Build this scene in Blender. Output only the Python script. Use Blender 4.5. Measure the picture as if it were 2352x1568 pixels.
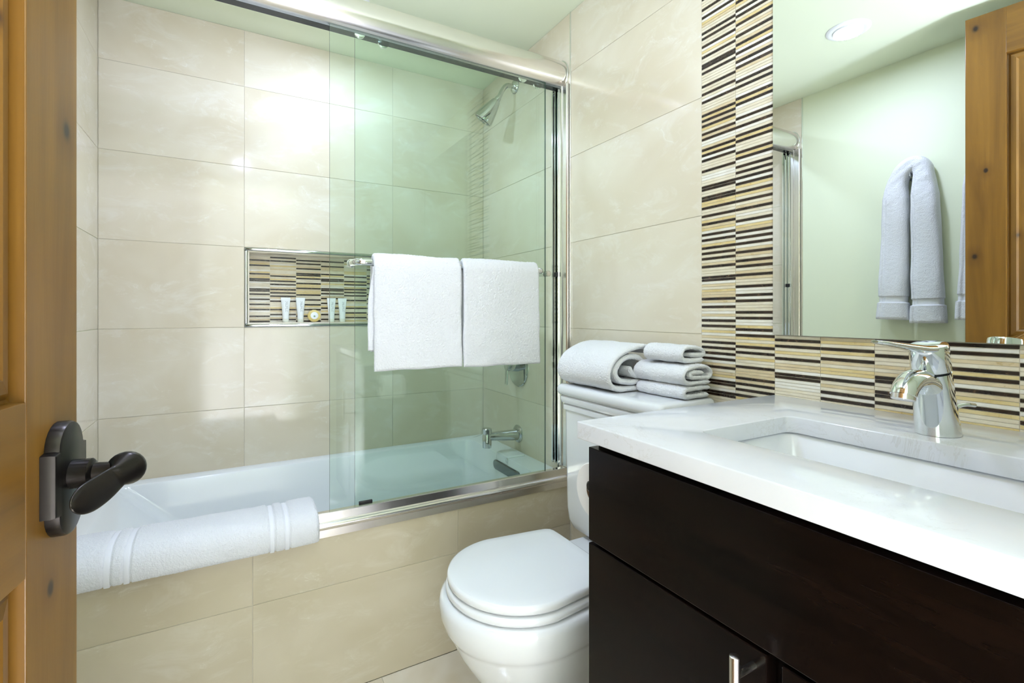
import bpy, bmesh, math, random
from mathutils import Vector, Matrix, noise

random.seed(7)
for o in list(bpy.data.objects):
    bpy.data.objects.remove(o)
SC = bpy.context.scene
COL = SC.collection
PI = math.pi

# ------------------------------------------------------------------ camera, world, exposure
YAW = 0.5165
cam_d = bpy.data.cameras.new('camera')
cam_d.sensor_width = 36.0
cam_d.lens = 36.0 * 1135.0 / 2352.0
cam_d.shift_y = -65.0 / 2352.0
cam_d.clip_start = 0.01
cam = bpy.data.objects.new('camera', cam_d)
cam.location = (0, 0, 1.10)
cam.rotation_euler = (PI / 2, 0, -YAW)
COL.objects.link(cam)
SC.camera = cam

W = bpy.data.worlds.new('world')
SC.world = W
W.use_nodes = True
W.node_tree.nodes['Background'].inputs[0].default_value = (0.8, 0.9, 1.0, 1)
W.node_tree.nodes['Background'].inputs[1].default_value = 0.3
SC.view_settings.view_transform = 'Standard'
SC.view_settings.look = 'None'
SC.view_settings.gamma = 1.0
SC.view_settings.use_curve_mapping = False
SC.view_settings.exposure = 0.55
SC.cycles.max_bounces = 8
SC.cycles.diffuse_bounces = 4
SC.cycles.glossy_bounces = 4
SC.cycles.transmission_bounces = 4
SC.cycles.transparent_max_bounces = 10
SC.cycles.caustics_reflective = True
SC.cycles.sample_clamp_indirect = 6.0
SC.cycles.use_denoising = True
SC.cycles.use_adaptive_sampling = True
SC.cycles.adaptive_threshold = 0.05
SC.cycles.adaptive_min_samples = 16

LAMP_POWER = 3.7
HALL_FILL_POWER = 68.0
UPLIGHT_FILL_POWER = 20.0
LAMP_COLOR = (0.865, 0.96, 1.40)

# ------------------------------------------------------------------ room dimensions (metres)
XL, XR = -0.408, 1.10          # left and right wall faces
YB = 2.2287                    # shower back wall face
YF = -0.04                     # wall with the doorway
YT = 1.494                     # tub apron face
ZC = 2.222                     # ceiling
ROWS = [0.090, 0.408, 0.726, 1.044, 1.362, 1.680, 1.998]

# ------------------------------------------------------------------ materials
def srgb(r, g, b):
    f = lambda c: (c / 255 / 12.92) if c / 255 <= 0.04045 else ((c / 255 + 0.055) / 1.055) ** 2.4
    return (f(r), f(g), f(b), 1.0)

class N:
    def __init__(s, name):
        s.m = bpy.data.materials.new(name); s.m.use_nodes = True
        s.t = s.m.node_tree; s.n = s.t.nodes
        s.b = s.n['Principled BSDF']; s.out = s.n['Material Output']
    def add(s, typ, **kw):
        nd = s.n.new(typ)
        for k, v in kw.items():
            setattr(nd, k, v)
        return nd
    def link(s, a, b):
        s.t.links.new(a, b)
    def set(s, **kw):
        for k, v in kw.items():
            s.b.inputs[k.replace('_', ' ')].default_value = v
        return s
    def val(s, sock, v):
        if hasattr(v, 'is_linked') or hasattr(v, 'links'):
            s.link(v, sock)
        else:
            sock.default_value = v
    def math(s, op, a, b=0.0, c=None, clamp=False):
        nd = s.add('ShaderNodeMath', operation=op); nd.use_clamp = clamp
        s.val(nd.inputs[0], a); s.val(nd.inputs[1], b)
        if c is not None: s.val(nd.inputs[2], c)
        return nd.outputs[0]
    def mix(s, f, a, b):
        nd = s.add('ShaderNodeMix', data_type='RGBA')
        s.val(nd.inputs['Factor'], f); s.val(nd.inputs['A'], a); s.val(nd.inputs['B'], b)
        # colour sockets share names with the float ones: address them by index
        return nd
    def ramp(s, fac, stops):
        nd = s.add('ShaderNodeValToRGB')
        el = nd.color_ramp.elements
        el[0].position, el[0].color = stops[0]
        el[1].position, el[1].color = stops[-1]
        for p, c in stops[1:-1]:
            e = el.new(p); e.color = c
        s.link(fac, nd.inputs[0])
        return nd.outputs[0]
    def mixc(s, f, a, b, blend='MIX'):
        nd = s.add('ShaderNodeMix', data_type='RGBA', blend_type=blend)
        s.val(nd.inputs[0], f)
        s.val(nd.inputs[6], a); s.val(nd.inputs[7], b)
        return nd.outputs[2]
    def noise(s, vec, scale, detail=4.0, rough=0.5, dist=0.0):
        nd = s.add('ShaderNodeTexNoise')
        s.link(vec, nd.inputs['Vector'])
        nd.inputs['Scale'].default_value = scale; nd.inputs['Detail'].default_value = detail
        nd.inputs['Roughness'].default_value = rough; nd.inputs['Distortion'].default_value = dist
        return nd.outputs['Fac']
    def bump(s, h, strength, dist):
        nd = s.add('ShaderNodeBump')
        nd.inputs['Strength'].default_value = strength; nd.inputs['Distance'].default_value = dist
        s.link(h, nd.inputs['Height']); s.link(nd.outputs[0], s.b.inputs['Normal'])
    def pos(s, scale=(1, 1, 1), rand=0.0):
        g = s.add('ShaderNodeTexCoord').outputs['Object']
        if rand:
            oi = s.add('ShaderNodeObjectInfo')
            k = s.math('MULTIPLY', oi.outputs['Random'], rand)
            cb = s.add('ShaderNodeCombineXYZ')
            s.link(k, cb.inputs[0]); s.link(k, cb.inputs[1]); s.link(k, cb.inputs[2])
            ad = s.add('ShaderNodeVectorMath', operation='ADD')
            s.link(g, ad.inputs[0]); s.link(cb.outputs[0], ad.inputs[1]); g = ad.outputs[0]
        if scale != (1, 1, 1):
            mp = s.add('ShaderNodeVectorMath', operation='MULTIPLY')
            s.link(g, mp.inputs[0]); mp.inputs[1].default_value = scale; g = mp.outputs[0]
        return g

def plain(name, col, rough=0.5, metal=0.0, spec=0.5, coat=0.0):
    m = N(name)
    m.set(Base_Color=col, Roughness=rough, Metallic=metal)
    m.b.inputs['Specular IOR Level'].default_value = spec
    m.b.inputs['Coat Weight'].default_value = coat
    m.b.inputs['Coat Roughness'].default_value = 0.04
    return m.m

def marble(name, c0, c1, vein, rough=0.10, s=1.0):
    m = N(name)
    p = m.pos(rand=37.0)
    big = m.noise(p, 2.6 * s, 3, 0.55, 0.6)
    col = m.ramp(big, [(0.36, c0), (0.64, c1)])
    # pale clouds, and thin pale veins inside them
    st = m.add('ShaderNodeVectorMath', operation='MULTIPLY'); m.link(p, st.inputs[0]); st.inputs[1].default_value = (1.0, 1.0, 2.1)
    cn = m.noise(st.outputs[0], 6.5 * s, 4, 0.72, 0.7)
    cl = m.ramp(cn, [(0.52, (0, 0, 0, 1)), (0.72, (1, 1, 1, 1))])
    col = m.mixc(m.math('MULTIPLY', cl, 0.38), col, vein)
    sw = m.math('MULTIPLY_ADD', big, 0.9, m.math('MULTIPLY', cn, 0.5))
    cb = m.add('ShaderNodeCombineXYZ'); m.link(sw, cb.inputs[0]); m.link(cn, cb.inputs[1]); m.link(sw, cb.inputs[2])
    off = m.add('ShaderNodeVectorMath', operation='MULTIPLY_ADD')
    m.link(cb.outputs[0], off.inputs[0]); off.inputs[1].default_value = (0.45, 0.45, 0.45); m.link(p, off.inputs[2])
    vo = m.add('ShaderNodeTexVoronoi', feature='DISTANCE_TO_EDGE')
    m.link(off.outputs[0], vo.inputs['Vector']); vo.inputs['Scale'].default_value = 4.2 * s
    line = m.ramp(vo.outputs['Distance'], [(0.0, (1, 1, 1, 1)), (0.011, (0, 0, 0, 1))])
    mask = m.ramp(cn, [(0.52, (0, 0, 0, 1)), (0.62, (1, 1, 1, 1))])
    col = m.mixc(m.math('MULTIPLY', m.math('MULTIPLY', line, mask), 0.55), col, vein)
    m.link(col, m.b.inputs['Base Color'])
    m.set(Roughness=rough)
    return m.m

def paint(name, col, rough=0.6):
    m = N(name)
    c = m.mixc(m.math('MULTIPLY', m.noise(m.pos(), 1.7, 1), 0.12), col, tuple(x * 0.94 for x in col[:3]) + (1,))
    m.link(c, m.b.inputs['Base Color']); m.set(Roughness=rough)
    return m.m

def terry(name, col=(0.83, 0.84, 0.85, 1), scale=300.0, strength=0.65):
    m = N(name)
    p = m.pos()
    h1 = m.noise(p, scale, 3, 0.65)
    h2 = m.noise(p, scale * 0.28, 3, 0.6)
    h = m.math('ADD', m.math('MULTIPLY', h1, 0.7), m.math('MULTIPLY', h2, 0.5))
    m.bump(h, strength, 0.006)
    c = m.mixc(m.math('MULTIPLY', h1, 0.28, clamp=True), col, (0.74, 0.745, 0.75, 1))
    m.link(c, m.b.inputs['Base Color'])
    m.set(Roughness=0.95)
    m.b.inputs['Sheen Weight'].default_value = 0.25
    m.b.inputs['Specular IOR Level'].default_value = 0.1
    return m.m

def wood(name, axis, knots=()):
    """knotty alder; axis = long grain direction in the leaf's own coordinates (x along the width, z up)"""
    m = N(name)
    sc = {'z': (9, 9, 0.75), 'x': (0.75, 9, 9)}[axis]
    p = m.pos(scale=sc, rand=0.0)
    raw = m.pos()
    g1 = m.noise(p, 1.6, 5, 0.55, 0.9)
    g2 = m.noise(p, 9.0, 4, 0.6, 0.3)
    broad = m.noise(raw, 2.2, 2)
    col = m.ramp(g1, [(0.28, srgb(88, 57, 15)), (0.5, srgb(126, 88, 27)), (0.72, srgb(150, 109, 40))])
    col = m.mixc(m.math('MULTIPLY', g2, 0.35), col, srgb(80, 50, 14))
    col = m.mixc(m.math('MULTIPLY', broad, 0.45), col, srgb(132, 94, 31))
    for (kx, kz, r) in knots:
        sb = m.add('ShaderNodeVectorMath', operation='SUBTRACT'); m.link(raw, sb.inputs[0]); sb.inputs[1].default_value = (kx, 0, kz)
        ml = m.add('ShaderNodeVectorMath', operation='MULTIPLY'); m.link(sb.outputs[0], ml.inputs[0])
        ml.inputs[1].default_value = (1.0, 0.0, 0.72) if axis == 'z' else (0.72, 0, 1)
        ln = m.add('ShaderNodeVectorMath', operation='LENGTH'); m.link(ml.outputs[0], ln.inputs[0])
        halo = m.ramp(ln.outputs['Value'], [(0.0, (1, 1, 1, 1)), (min(0.99, r * 4.5), (0, 0, 0, 1))])
        core = m.ramp(ln.outputs['Value'], [(r * 0.75, (1, 1, 1, 1)), (r * 1.15, (0, 0, 0, 1))])
        col = m.mixc(m.math('MULTIPLY', halo, 0.55), col, srgb(78, 46, 14))
        col = m.mixc(core, col, srgb(42, 28, 20))
    m.link(col, m.b.inputs['Base Color'])
    m.set(Roughness=0.34)
    m.bump(g2, 0.06, 0.002)
    return m.m

M = {}
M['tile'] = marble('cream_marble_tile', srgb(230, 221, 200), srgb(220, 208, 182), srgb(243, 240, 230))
M['tile_dimmed'] = marble('cream_marble_tile_dimmed', srgb(214, 203, 178), srgb(203, 191, 163), srgb(228, 222, 206), 0.16)  # same cream marble, darkened in colour for the dimmer tub front
M['floor_tile'] = marble('floor_marble_tile', srgb(238, 230, 213), srgb(222, 209, 183), srgb(244, 240, 230), 0.14)
M['grout'] = plain('grout', srgb(214, 206, 186), 0.9)
M['paint'] = paint('pale_green_paint', srgb(228, 234, 203))
M['ceil'] = paint('ceiling_paint', srgb(230, 237, 208))
M['hall'] = paint('hall_paint', srgb(236, 234, 226))
M['chrome'] = plain('chrome', (0.80, 0.82, 0.82, 1), 0.05, 1.0)
M['chrome_dimmed'] = plain('chrome_dimmed', (0.55, 0.57, 0.57, 1), 0.07, 1.0)  # chrome with darker reflections put into its colour
M['steel'] = plain('polished_aluminium', (0.83, 0.80, 0.78, 1), 0.20, 1.0)
M['dark_chrome'] = plain('dark_channel', (0.035, 0.04, 0.045, 1), 0.22, 0.6)
M['overflow'] = plain('overflow_chrome', (0.22, 0.24, 0.24, 1), 0.12, 1.0)
M['satin'] = plain('satin_nickel', (0.62, 0.58, 0.53, 1), 0.26, 1.0)
M['black'] = plain('black_rubber', (0.012, 0.012, 0.012, 1), 0.45)
M['ceramic'] = plain('white_ceramic', (0.86, 0.875, 0.885, 1), 0.08, 0, 0.5, 0.4)
M['acrylic'] = plain('white_acrylic', (0.86, 0.885, 0.885, 1), 0.14, 0, 0.5, 0.3)
M['seat'] = plain('white_seat_plastic', (0.87, 0.885, 0.895, 1), 0.13)
M['terry'] = terry('white_terry')
M['terry_fluffy'] = terry('white_terry_fluffy', (0.91, 0.915, 0.92, 1), 260.0, 0.6)
M['weave'] = plain('white_woven_band', (0.80, 0.81, 0.83, 1), 0.8, 0, 0.2)
M['paper'] = plain('toilet_paper', (0.88, 0.87, 0.85, 1), 0.95, 0, 0.1)
M['card'] = plain('cardboard', srgb(120, 92, 66), 0.9)
M['bronze'] = plain('oil_rubbed_bronze', (0.030, 0.026, 0.022, 1), 0.30, 0.8)
M['bronze_rub'] = plain('rubbed_bronze', (0.20, 0.165, 0.125, 1), 0.34, 1.0)
M['mirror'] = plain('mirror_silver', (0.90, 0.93, 0.915, 1), 0.0, 1.0)
M['mirror_edge'] = plain('mirror_edge', (0.05, 0.065, 0.06, 1), 0.2, 0.4)
M['tube'] = plain('white_tube_plastic', (0.84, 0.87, 0.84, 1), 0.35)
M['tube_clear'] = plain('cream_lotion', (0.80, 0.81, 0.68, 1), 0.25)
M['print'] = plain('grey_print', (0.16, 0.17, 0.18, 1), 0.6)
M['soap_wrap'] = plain('yellow_pleated_paper', srgb(226, 204, 130), 0.6)
M['soap_label'] = plain('soap_sticker', (0.86, 0.87, 0.88, 1), 0.4)

def strip_mat(name, c0, c1, scale=1.0, spots=None):
    m = N(name)
    p = m.pos(rand=91.0)
    col = m.ramp(m.noise(p, 26 * scale, 4, 0.6), [(0.35, c0), (0.65, c1)])
    if spots:
        f = m.ramp(m.noise(p, 60, 5, 0.7, 1.0), [(0.60, (0, 0, 0, 1)), (0.68, (1, 1, 1, 1))])
        col = m.mixc(m.math('MULTIPLY', f, 0.8), col, spots)
    m.link(col, m.b.inputs['Base Color']); m.set(Roughness=0.22)
    return m.m
STRIPS = [strip_mat('strip_cream', srgb(233, 224, 200), srgb(221, 209, 180)),
          strip_mat('strip_white', srgb(240, 236, 224), srgb(230, 224, 206)),
          strip_mat('strip_beige', srgb(222, 205, 168), srgb(212, 192, 150), 1, srgb(190, 165, 118)),
          strip_mat('strip_gold', srgb(226, 206, 152), srgb(214, 190, 128), 1, srgb(200, 164, 96))]
DARK = strip_mat('strip_dark_emperador', srgb(34, 26, 20), srgb(58, 42, 30), 1, srgb(112, 88, 66))

def espresso(name):
    m = N(name)
    p = m.pos(scale=(6, 1.0, 14))
    g = m.noise(p, 4.0, 5, 0.6, 0.4)
    m.link(m.ramp(g, [(0.3, (0.003, 0.002, 0.0016, 1)), (0.7, (0.009, 0.0045, 0.003, 1))]), m.b.inputs['Base Color'])
    m.set(Roughness=0.22)
    m.b.inputs['Specular IOR Level'].default_value = 0.14
    return m.m
M['espresso'] = espresso('espresso_wood')
M['black_gap'] = plain('toe_kick_black', (0.006, 0.005, 0.005, 1), 0.7)  # near-black colour of the toe kick

def quartz(name):
    m = N(name)
    p = m.pos()
    c = m.ramp(m.noise(p, 9, 5, 0.6, 0.8), [(0.35, (0.72, 0.735, 0.765, 1)), (0.7, (0.76, 0.77, 0.795, 1))])
    vo = m.noise(p, 5.5, 6, 0.7, 2.2)
    f = m.ramp(vo, [(0.485, (0, 0, 0, 1)), (0.5, (1, 1, 1, 1)), (0.515, (0, 0, 0, 1))])
    k = m.ramp(m.noise(p, 4, 2), [(0.56, (0, 0, 0, 1)), (0.66, (1, 1, 1, 1))])
    c = m.mixc(m.math('MULTIPLY', m.math('MULTIPLY', f, k), 0.35), c, (0.52, 0.50, 0.46, 1))
    m.link(c, m.b.inputs['Base Color']); m.set(Roughness=0.10)
    return m.m
M['quartz'] = quartz('white_quartz')

def glass(name, tint):
    """clear float glass slab: tinted straight-through light plus Fresnel mirror reflection on both faces"""
    m = N(name); m.n.remove(m.b)
    g = m.add('ShaderNodeNewGeometry')
    ior = m.math('MULTIPLY_ADD', g.outputs['Backfacing'], (1 / 1.5 - 1.5), 1.5)
    fr = m.add('ShaderNodeFresnel'); m.link(ior, fr.inputs['IOR'])
    tr = m.add('ShaderNodeBsdfTransparent'); tr.inputs[0].default_value = tint
    gl = m.add('ShaderNodeBsdfGlossy'); gl.inputs['Roughness'].default_value = 0.0
    gl.inputs[0].default_value = (1, 1, 1, 1)
    mx = m.add('ShaderNodeMixShader')
    m.link(fr.outputs[0], mx.inputs[0]); m.link(tr.outputs[0], mx.inputs[1]); m.link(gl.outputs[0], mx.inputs[2])
    m.link(mx.outputs[0], m.out.inputs[0])
    return m.m
M['glass'] = glass('green_float_glass', (0.93, 0.975, 0.946, 1))
M['glass_edge'] = plain('glass_edge', (0.03, 0.065, 0.048, 1), 0.12)

def emit(name, col, s):
    m = N(name); m.n.remove(m.b)
    e = m.add('ShaderNodeEmission'); e.inputs[0].default_value = col; e.inputs[1].default_value = s
    m.link(e.outputs[0], m.out.inputs[0])
    return m.m
M['lens'] = emit('lamp_lens', LAMP_COLOR + (1,), 14.0)
M['lens'].cycles.emission_sampling = 'NONE'
M['lamp_trim'] = plain('lamp_trim', (0.86, 0.87, 0.86, 1), 0.35)

# ------------------------------------------------------------------ object helpers
def tag(o, label=None, cat=None, group=None, kind=None):
    if label: o['label'] = label
    if cat: o['category'] = cat
    if group: o['group'] = group
    if kind: o['kind'] = kind
    return o

def empty(name, loc=(0, 0, 0), rz=0.0):
    o = bpy.data.objects.new(name, None)
    o.empty_display_size = 0.05
    COL.objects.link(o); o.location = loc; o.rotation_euler = (0, 0, rz)
    return o

def obj(name, bm, mats, parent=None, smooth=False, angle=35.0, bevel=0.0, seg=2, keep=False):
    bmesh.ops.recalc_face_normals(bm, faces=bm.faces)
    if bevel:
        es = [e for e in bm.edges if len(e.link_faces) == 2 and e.calc_face_angle(0) > math.radians(40)]
        bmesh.ops.bevel(bm, geom=es, offset=bevel, segments=seg, profile=0.5, affect='EDGES', clamp_overlap=True)
    me = bpy.data.meshes.new(name)
    bm.to_mesh(me); bm.free()
    if not isinstance(mats, (list, tuple)): mats = [mats]
    for m in mats: me.materials.append(m)
    if smooth:
        me.polygons.foreach_set('use_smooth', [True] * len(me.polygons))
        if angle < 180:
            me.set_sharp_from_angle(angle=math.radians(angle))
    o = bpy.data.objects.new(name, me)
    COL.objects.link(o)
    if parent is not None:
        o.parent = parent
        if not keep:
            o.matrix_parent_inverse = parent_inv(parent)
    return o

def parent_inv(p):
    m = Matrix.Identity(4)
    chain = []
    while p is not None:
        chain.append(p); p = p.parent
    for q in reversed(chain):
        m = m @ q.matrix_parent_inverse @ q.matrix_basis
    return m.inverted()

def bx(bm, x0, x1, y0, y1, z0, z1, mat=0):
    v = [bm.verts.new((x, y, z)) for z in (z0, z1) for y in (y0, y1) for x in (x0, x1)]
    for f in ((0, 2, 3, 1), (4, 5, 7, 6), (0, 1, 5, 4), (2, 6, 7, 3), (1, 3, 7, 5), (0, 4, 6, 2)):
        fc = bm.faces.new([v[i] for i in f]); fc.material_index = mat
    return bm

def box(x0, x1, y0, y1, z0, z1):
    return bx(bmesh.new(), x0, x1, y0, y1, z0, z1)

def ring_faces(bm, rings, close=True, cap0=True, cap1=True, mat=0):
    n = len(rings[0])
    for a, b in zip(rings[:-1], rings[1:]):
        for i in range(n if close else n - 1):
            j = (i + 1) % n
            f = bm.faces.new((a[i], a[j], b[j], b[i])); f.material_index = mat
    if cap0: bm.faces.new(rings[0]).material_index = mat
    if cap1: bm.faces.new(rings[-1][::-1]).material_index = mat

def loft(rings, bm=None, cap0=True, cap1=True, mat=0):
    bm = bm or bmesh.new()
    vr = [[bm.verts.new(p) for p in r] for r in rings]
    ring_faces(bm, vr, True, cap0, cap1, mat)
    return bm

def lathe(profile, origin, axis, seg=32, bm=None, cap0=True, cap1=True, mat=0):
    """profile [(radius, distance along axis)]"""
    ax = Vector(axis).normalized()
    up = Vector((0, 0, 1)) if abs(ax.z) < 0.9 else Vector((1, 0, 0))
    u = ax.cross(up).normalized(); v = ax.cross(u)
    o = Vector(origin)
    rings = [[o + ax * d + (u * math.cos(2 * PI * i / seg) + v * math.sin(2 * PI * i / seg)) * max(r, 1e-5) for i in range(seg)] for r, d in profile]
    return loft(rings, bm, cap0, cap1, mat)

def smooth_path(pts, n):
    """Catmull-Rom through pts, n samples in all, evenly spaced"""
    P = [Vector(p) for p in pts]
    P = [P[0] * 2 - P[1]] + P + [P[-1] * 2 - P[-2]]
    out = []
    for i in range(1, len(P) - 2):
        for k in range(24):
            t = k / 24
            a, b, c, d = P[i - 1:i + 3]
            out.append(0.5 * ((2 * b) + (c - a) * t + (2 * a - 5 * b + 4 * c - d) * t * t + (3 * b - a - 3 * c + d) * t ** 3))
    out.append(P[-2])
    L = [0.0]
    for a, b in zip(out[:-1], out[1:]): L.append(L[-1] + (b - a).length)
    res = []; j = 0
    for i in range(n):
        s = L[-1] * i / (n - 1)
        while j < len(L) - 2 and L[j + 1] < s: j += 1
        t = (s - L[j]) / max(L[j + 1] - L[j], 1e-9)
        res.append(out[j].lerp(out[j + 1], t))
    return res

def tube(pts, rad, seg=16, bm=None, n=None, squash=None, up=None, mat=0):
    """round (or elliptic: squash=(normal, binormal) per path fraction) tube along a path"""
    P = smooth_path(pts, n or 8 * len(pts)) if n != 0 else [Vector(p) for p in pts]
    m = len(P)
    T = [(P[min(i + 1, m - 1)] - P[max(i - 1, 0)]).normalized() for i in range(m)]
    up = Vector(up) if up else (Vector((0, 0, 1)) if abs(T[0].z) < 0.9 else Vector((1, 0, 0)))
    Nn = (up - T[0] * up.dot(T[0])).normalized()
    rings = []
    for i in range(m):
        Nn = (Nn - T[i] * Nn.dot(T[i])).normalized()
        B = T[i].cross(Nn)
        f = i / (m - 1)
        r = rad(f) if callable(rad) else rad
        a, b = squash(f) if squash else (1, 1)
        rings.append([P[i] + Nn * (r * a * math.cos(2 * PI * k / seg)) + B * (r * b * math.sin(2 * PI * k / seg)) for k in range(seg)])
    return loft(rings, bm, mat=mat)

def rrect(x0, x1, y0, y1, r, z, n=6):
    out = []
    for cx, cy, a0 in ((x1 - r, y1 - r, 0), (x0 + r, y1 - r, PI / 2), (x0 + r, y0 + r, PI), (x1 - r, y0 + r, 1.5 * PI)):
        for k in range(n + 1):
            a = a0 + PI / 2 * k / n
            out.append((cx + r * math.cos(a), cy + r * math.sin(a), z))
    return out

def extrude_profile(poly, x0, x1, mapper, bm=None, mat=0):
    bm = bm or bmesh.new()
    a = [bm.verts.new(mapper(p, x0)) for p in poly]; b = [bm.verts.new(mapper(p, x1)) for p in poly]
    ring_faces(bm, [a, b], mat=mat)
    return bm

def sheet(path, thick, c0, c1, nc, mapper, n=None, edge=0.008, wob=0.002, wscale=9.0, seed=0.0, bm=None, groove=None, mat=0, lump=0.0, fuzz=0.0):
    """soft cloth slab: a path in a plane, given thickness, carried along a third axis; edges rounded like folded terry"""
    bm = bm or bmesh.new()
    P = smooth_path([(p[0], p[1], 0) for p in path], n or 10 * len(path))
    m = len(P)
    tot = sum((P[i + 1] - P[i]).length for i in range(m - 1))
    run = 0.0
    front, back = [], []
    L = [0.0]
    for i in range(1, m): L.append(L[-1] + (P[i] - P[i - 1]).length)
    cs = []
    k = max(2, int(nc))
    for j in range(k + 1):
        cs.append(c0 + (c1 - c0) * j / k)
    ee = edge * (1 if c1 > c0 else -1)
    for f in (0.08, 0.3, 0.6):
        cs += [c0 + ee * f, c1 - ee * f]
    cs = sorted(set(cs), reverse=c1 < c0)
    for i in range(m):
        t = (P[min(i + 1, m - 1)] - P[max(i - 1, 0)]).normalized()
        nn = Vector((-t.y, t.x, 0))
        th_s = 1.0
        de = min(L[i], tot - L[i])
        if de < edge: th_s = math.sqrt(max(0.0, 1 - (1 - de / edge) ** 2))
        fr, br = [], []
        for c in cs:
            dc = min(abs(c - c0), abs(c - c1))
            th_c = math.sqrt(max(0.0, 1 - (1 - dc / edge) ** 2)) if dc < edge else 1.0
            h = thick * 0.5 * max(0.04, th_s * th_c)
            q = Vector((P[i].x * wscale, P[i].y * wscale, c * wscale)) + Vector((seed, seed * 1.7, 0))
            w = noise.noise(q) * wob
            w2 = noise.noise(q * 3.1) * lump
            g = groove(c) if groove else 0.0
            z1_, z2_ = (random.uniform(-fuzz, fuzz), random.uniform(-fuzz, fuzz)) if fuzz and g < 0.001 else (0, 0)
            a = P[i] + nn * (h + w + w2 - g + z1_)
            b = P[i] - nn * (h - w + w2 - g + z2_)
            cc = c + noise.noise(Vector((P[i].x * 14 + seed, P[i].y * 14, 3.0))) * wob * (0.8 if dc < edge * 2 else 0)
            fr.append(bm.verts.new(mapper(a.x, a.y, cc))); br.append(bm.verts.new(mapper(b.x, b.y, cc)))
        front.append(fr); back.append(br)
    nc2 = len(cs)
    for i in range(m - 1):
        for j in range(nc2 - 1):
            for g, fl in ((front, 1), (back, 0)):
                q = (g[i][j], g[i + 1][j], g[i + 1][j + 1], g[i][j + 1])
                bm.faces.new(q if fl else q[::-1]).material_index = mat
    for i in range(m - 1):
        for j in (0, nc2 - 1):
            bm.faces.new((front[i][j], back[i][j], back[i + 1][j], front[i + 1][j])).material_index = mat
    for i in (0, m - 1):
        for j in range(nc2 - 1):
            bm.faces.new((front[i][j], front[i][j + 1], back[i][j + 1], back[i][j])).material_index = mat
    return bm

def wall_tile(parent, plane, a0, a1, z0, z1, mat, out, base, gap=0.0008, t=0.006):
    """one tile on a wall; plane 'x' or 'y' is the wall normal axis, base = face coordinate, out = direction out of the wall"""
    g = gap
    if plane == 'y':
        b = box(a0 + g, a1 - g, min(base, base - out * t), max(base, base - out * t), z0 + g, z1 - g)
    elif plane == 'x':
        b = box(min(base, base - out * t), max(base, base - out * t), a0 + g, a1 - g, z0 + g, z1 - g)
    else:
        b = box(a0[0] + g, a0[1] - g, a1[0] + g, a1[1] - g, base - t, base)
    return obj('tile', b, mat, parent, bevel=0.0006, seg=1)

# ------------------------------------------------------------------ the room shell
DEP = 0.0018      # joint depth
# floor
fl = obj('floor', box(XL - 0.1, XR + 0.1, YF - 1.9, YB + 0.1, -0.08, -DEP), M['grout'])
tag(fl, kind='structure')
FX = [-0.408, 0.0, 0.41, 0.75, 1.10]
FY = [-1.9, -1.3, -0.7, -0.1, 0.497, 1.094, 1.494]
FX = [XL, -0.20, 0.395, 0.99, XR]
for i in range(len(FX) - 1):
    for j in range(len(FY) - 1):
        wall_tile(fl, 'z', (FX[i], FX[i + 1]), (FY[j], FY[j + 1]), 0, 0, M['floor_tile'], 1, 0.0)
# ceiling (with round openings left to the lamps' own trims)
ce = obj('ceiling', box(XL - 0.1, XR + 0.1, YF - 1.9, YB + 0.1, ZC, ZC + 0.1), M['ceil'])
tag(ce, kind='structure')

# back wall with the niche
NX0, NX1, NZ0, NZ1, ND = 0.0444, 0.640, 1.044, 1.362, 0.092
b = bmesh.new()
f0 = YB + DEP
bx(b, XL - 0.1, NX0, f0, f0 + 0.14, -0.08, ZC)
bx(b, NX1, XR + 0.1, f0, f0 + 0.14, -0.08, ZC)
bx(b, NX0, NX1, f0, f0 + 0.14, -0.08, NZ0)
bx(b, NX0, NX1, f0, f0 + 0.14, NZ1, ZC)
bx(b, NX0, NX1, YB + ND + 0.002, f0 + 0.14, NZ0, NZ1)
wb = tag(obj('wall_back', b, M['grout']), kind='structure')
zr = [0.40] + ROWS[2:] + [ZC]
xc = [XL, NX0, NX1, XR]
for i in range(3):
    for k in range(len(zr) - 1):
        if i == 1 and abs(zr[k] - NZ0) < 1e-6: continue
        wall_tile(wb, 'y', xc[i], xc[i + 1], zr[k], zr[k + 1], M['tile'], -1, YB)
# niche lining slabs and polished frame
for (x0, x1, z0, z1) in ((NX0 + .012, NX1 - .012, NZ0 + .012, NZ0 + .018), (NX0 + .012, NX1 - .012, NZ1 - .018, NZ1 - .012),
                         (NX0 + .012, NX0 + .018, NZ0 + .018, NZ1 - .018), (NX1 - .018, NX1 - .012, NZ0 + .018, NZ1 - .018)):
    tag(obj('niche_lining', box(x0, x1, YB + 0.004, YB + ND, z0, z1), M['tile'], wb, bevel=0.0005, seg=1))
for (x0, x1, z0, z1) in ((NX0, NX1, NZ0, NZ0 + .0125), (NX0, NX1, NZ1 - .0125, NZ1), (NX0, NX0 + .0125, NZ0 + .0125, NZ1 - .0125), (NX1 - .0125, NX1, NZ0 + .0125, NZ1 - .0125)):
    tag(obj('niche_trim', box(x0, x1, YB - 0.0045, YB + 0.035, z0, z1), M['chrome_dimmed'], wb, True, 50, bevel=0.0045, seg=4), 'polished chrome edge trim of the niche')

# left wall
wl = tag(obj('wall_left', box(XL - 0.12, XL - DEP, YF - 1.9, YB + 0.1, -0.08, ZC), M['paint']), kind='structure')
zl = [0.40, 0.726, 1.044, 1.362, 1.680, 1.998, ZC]
for k in range(len(zl) - 1):
    for y0, y1 in ((YT + .002, YB),):
        wall_tile(wl, 'x', y0, y1, zl[k], zl[k + 1], M['tile'], 1, XL)
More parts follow.
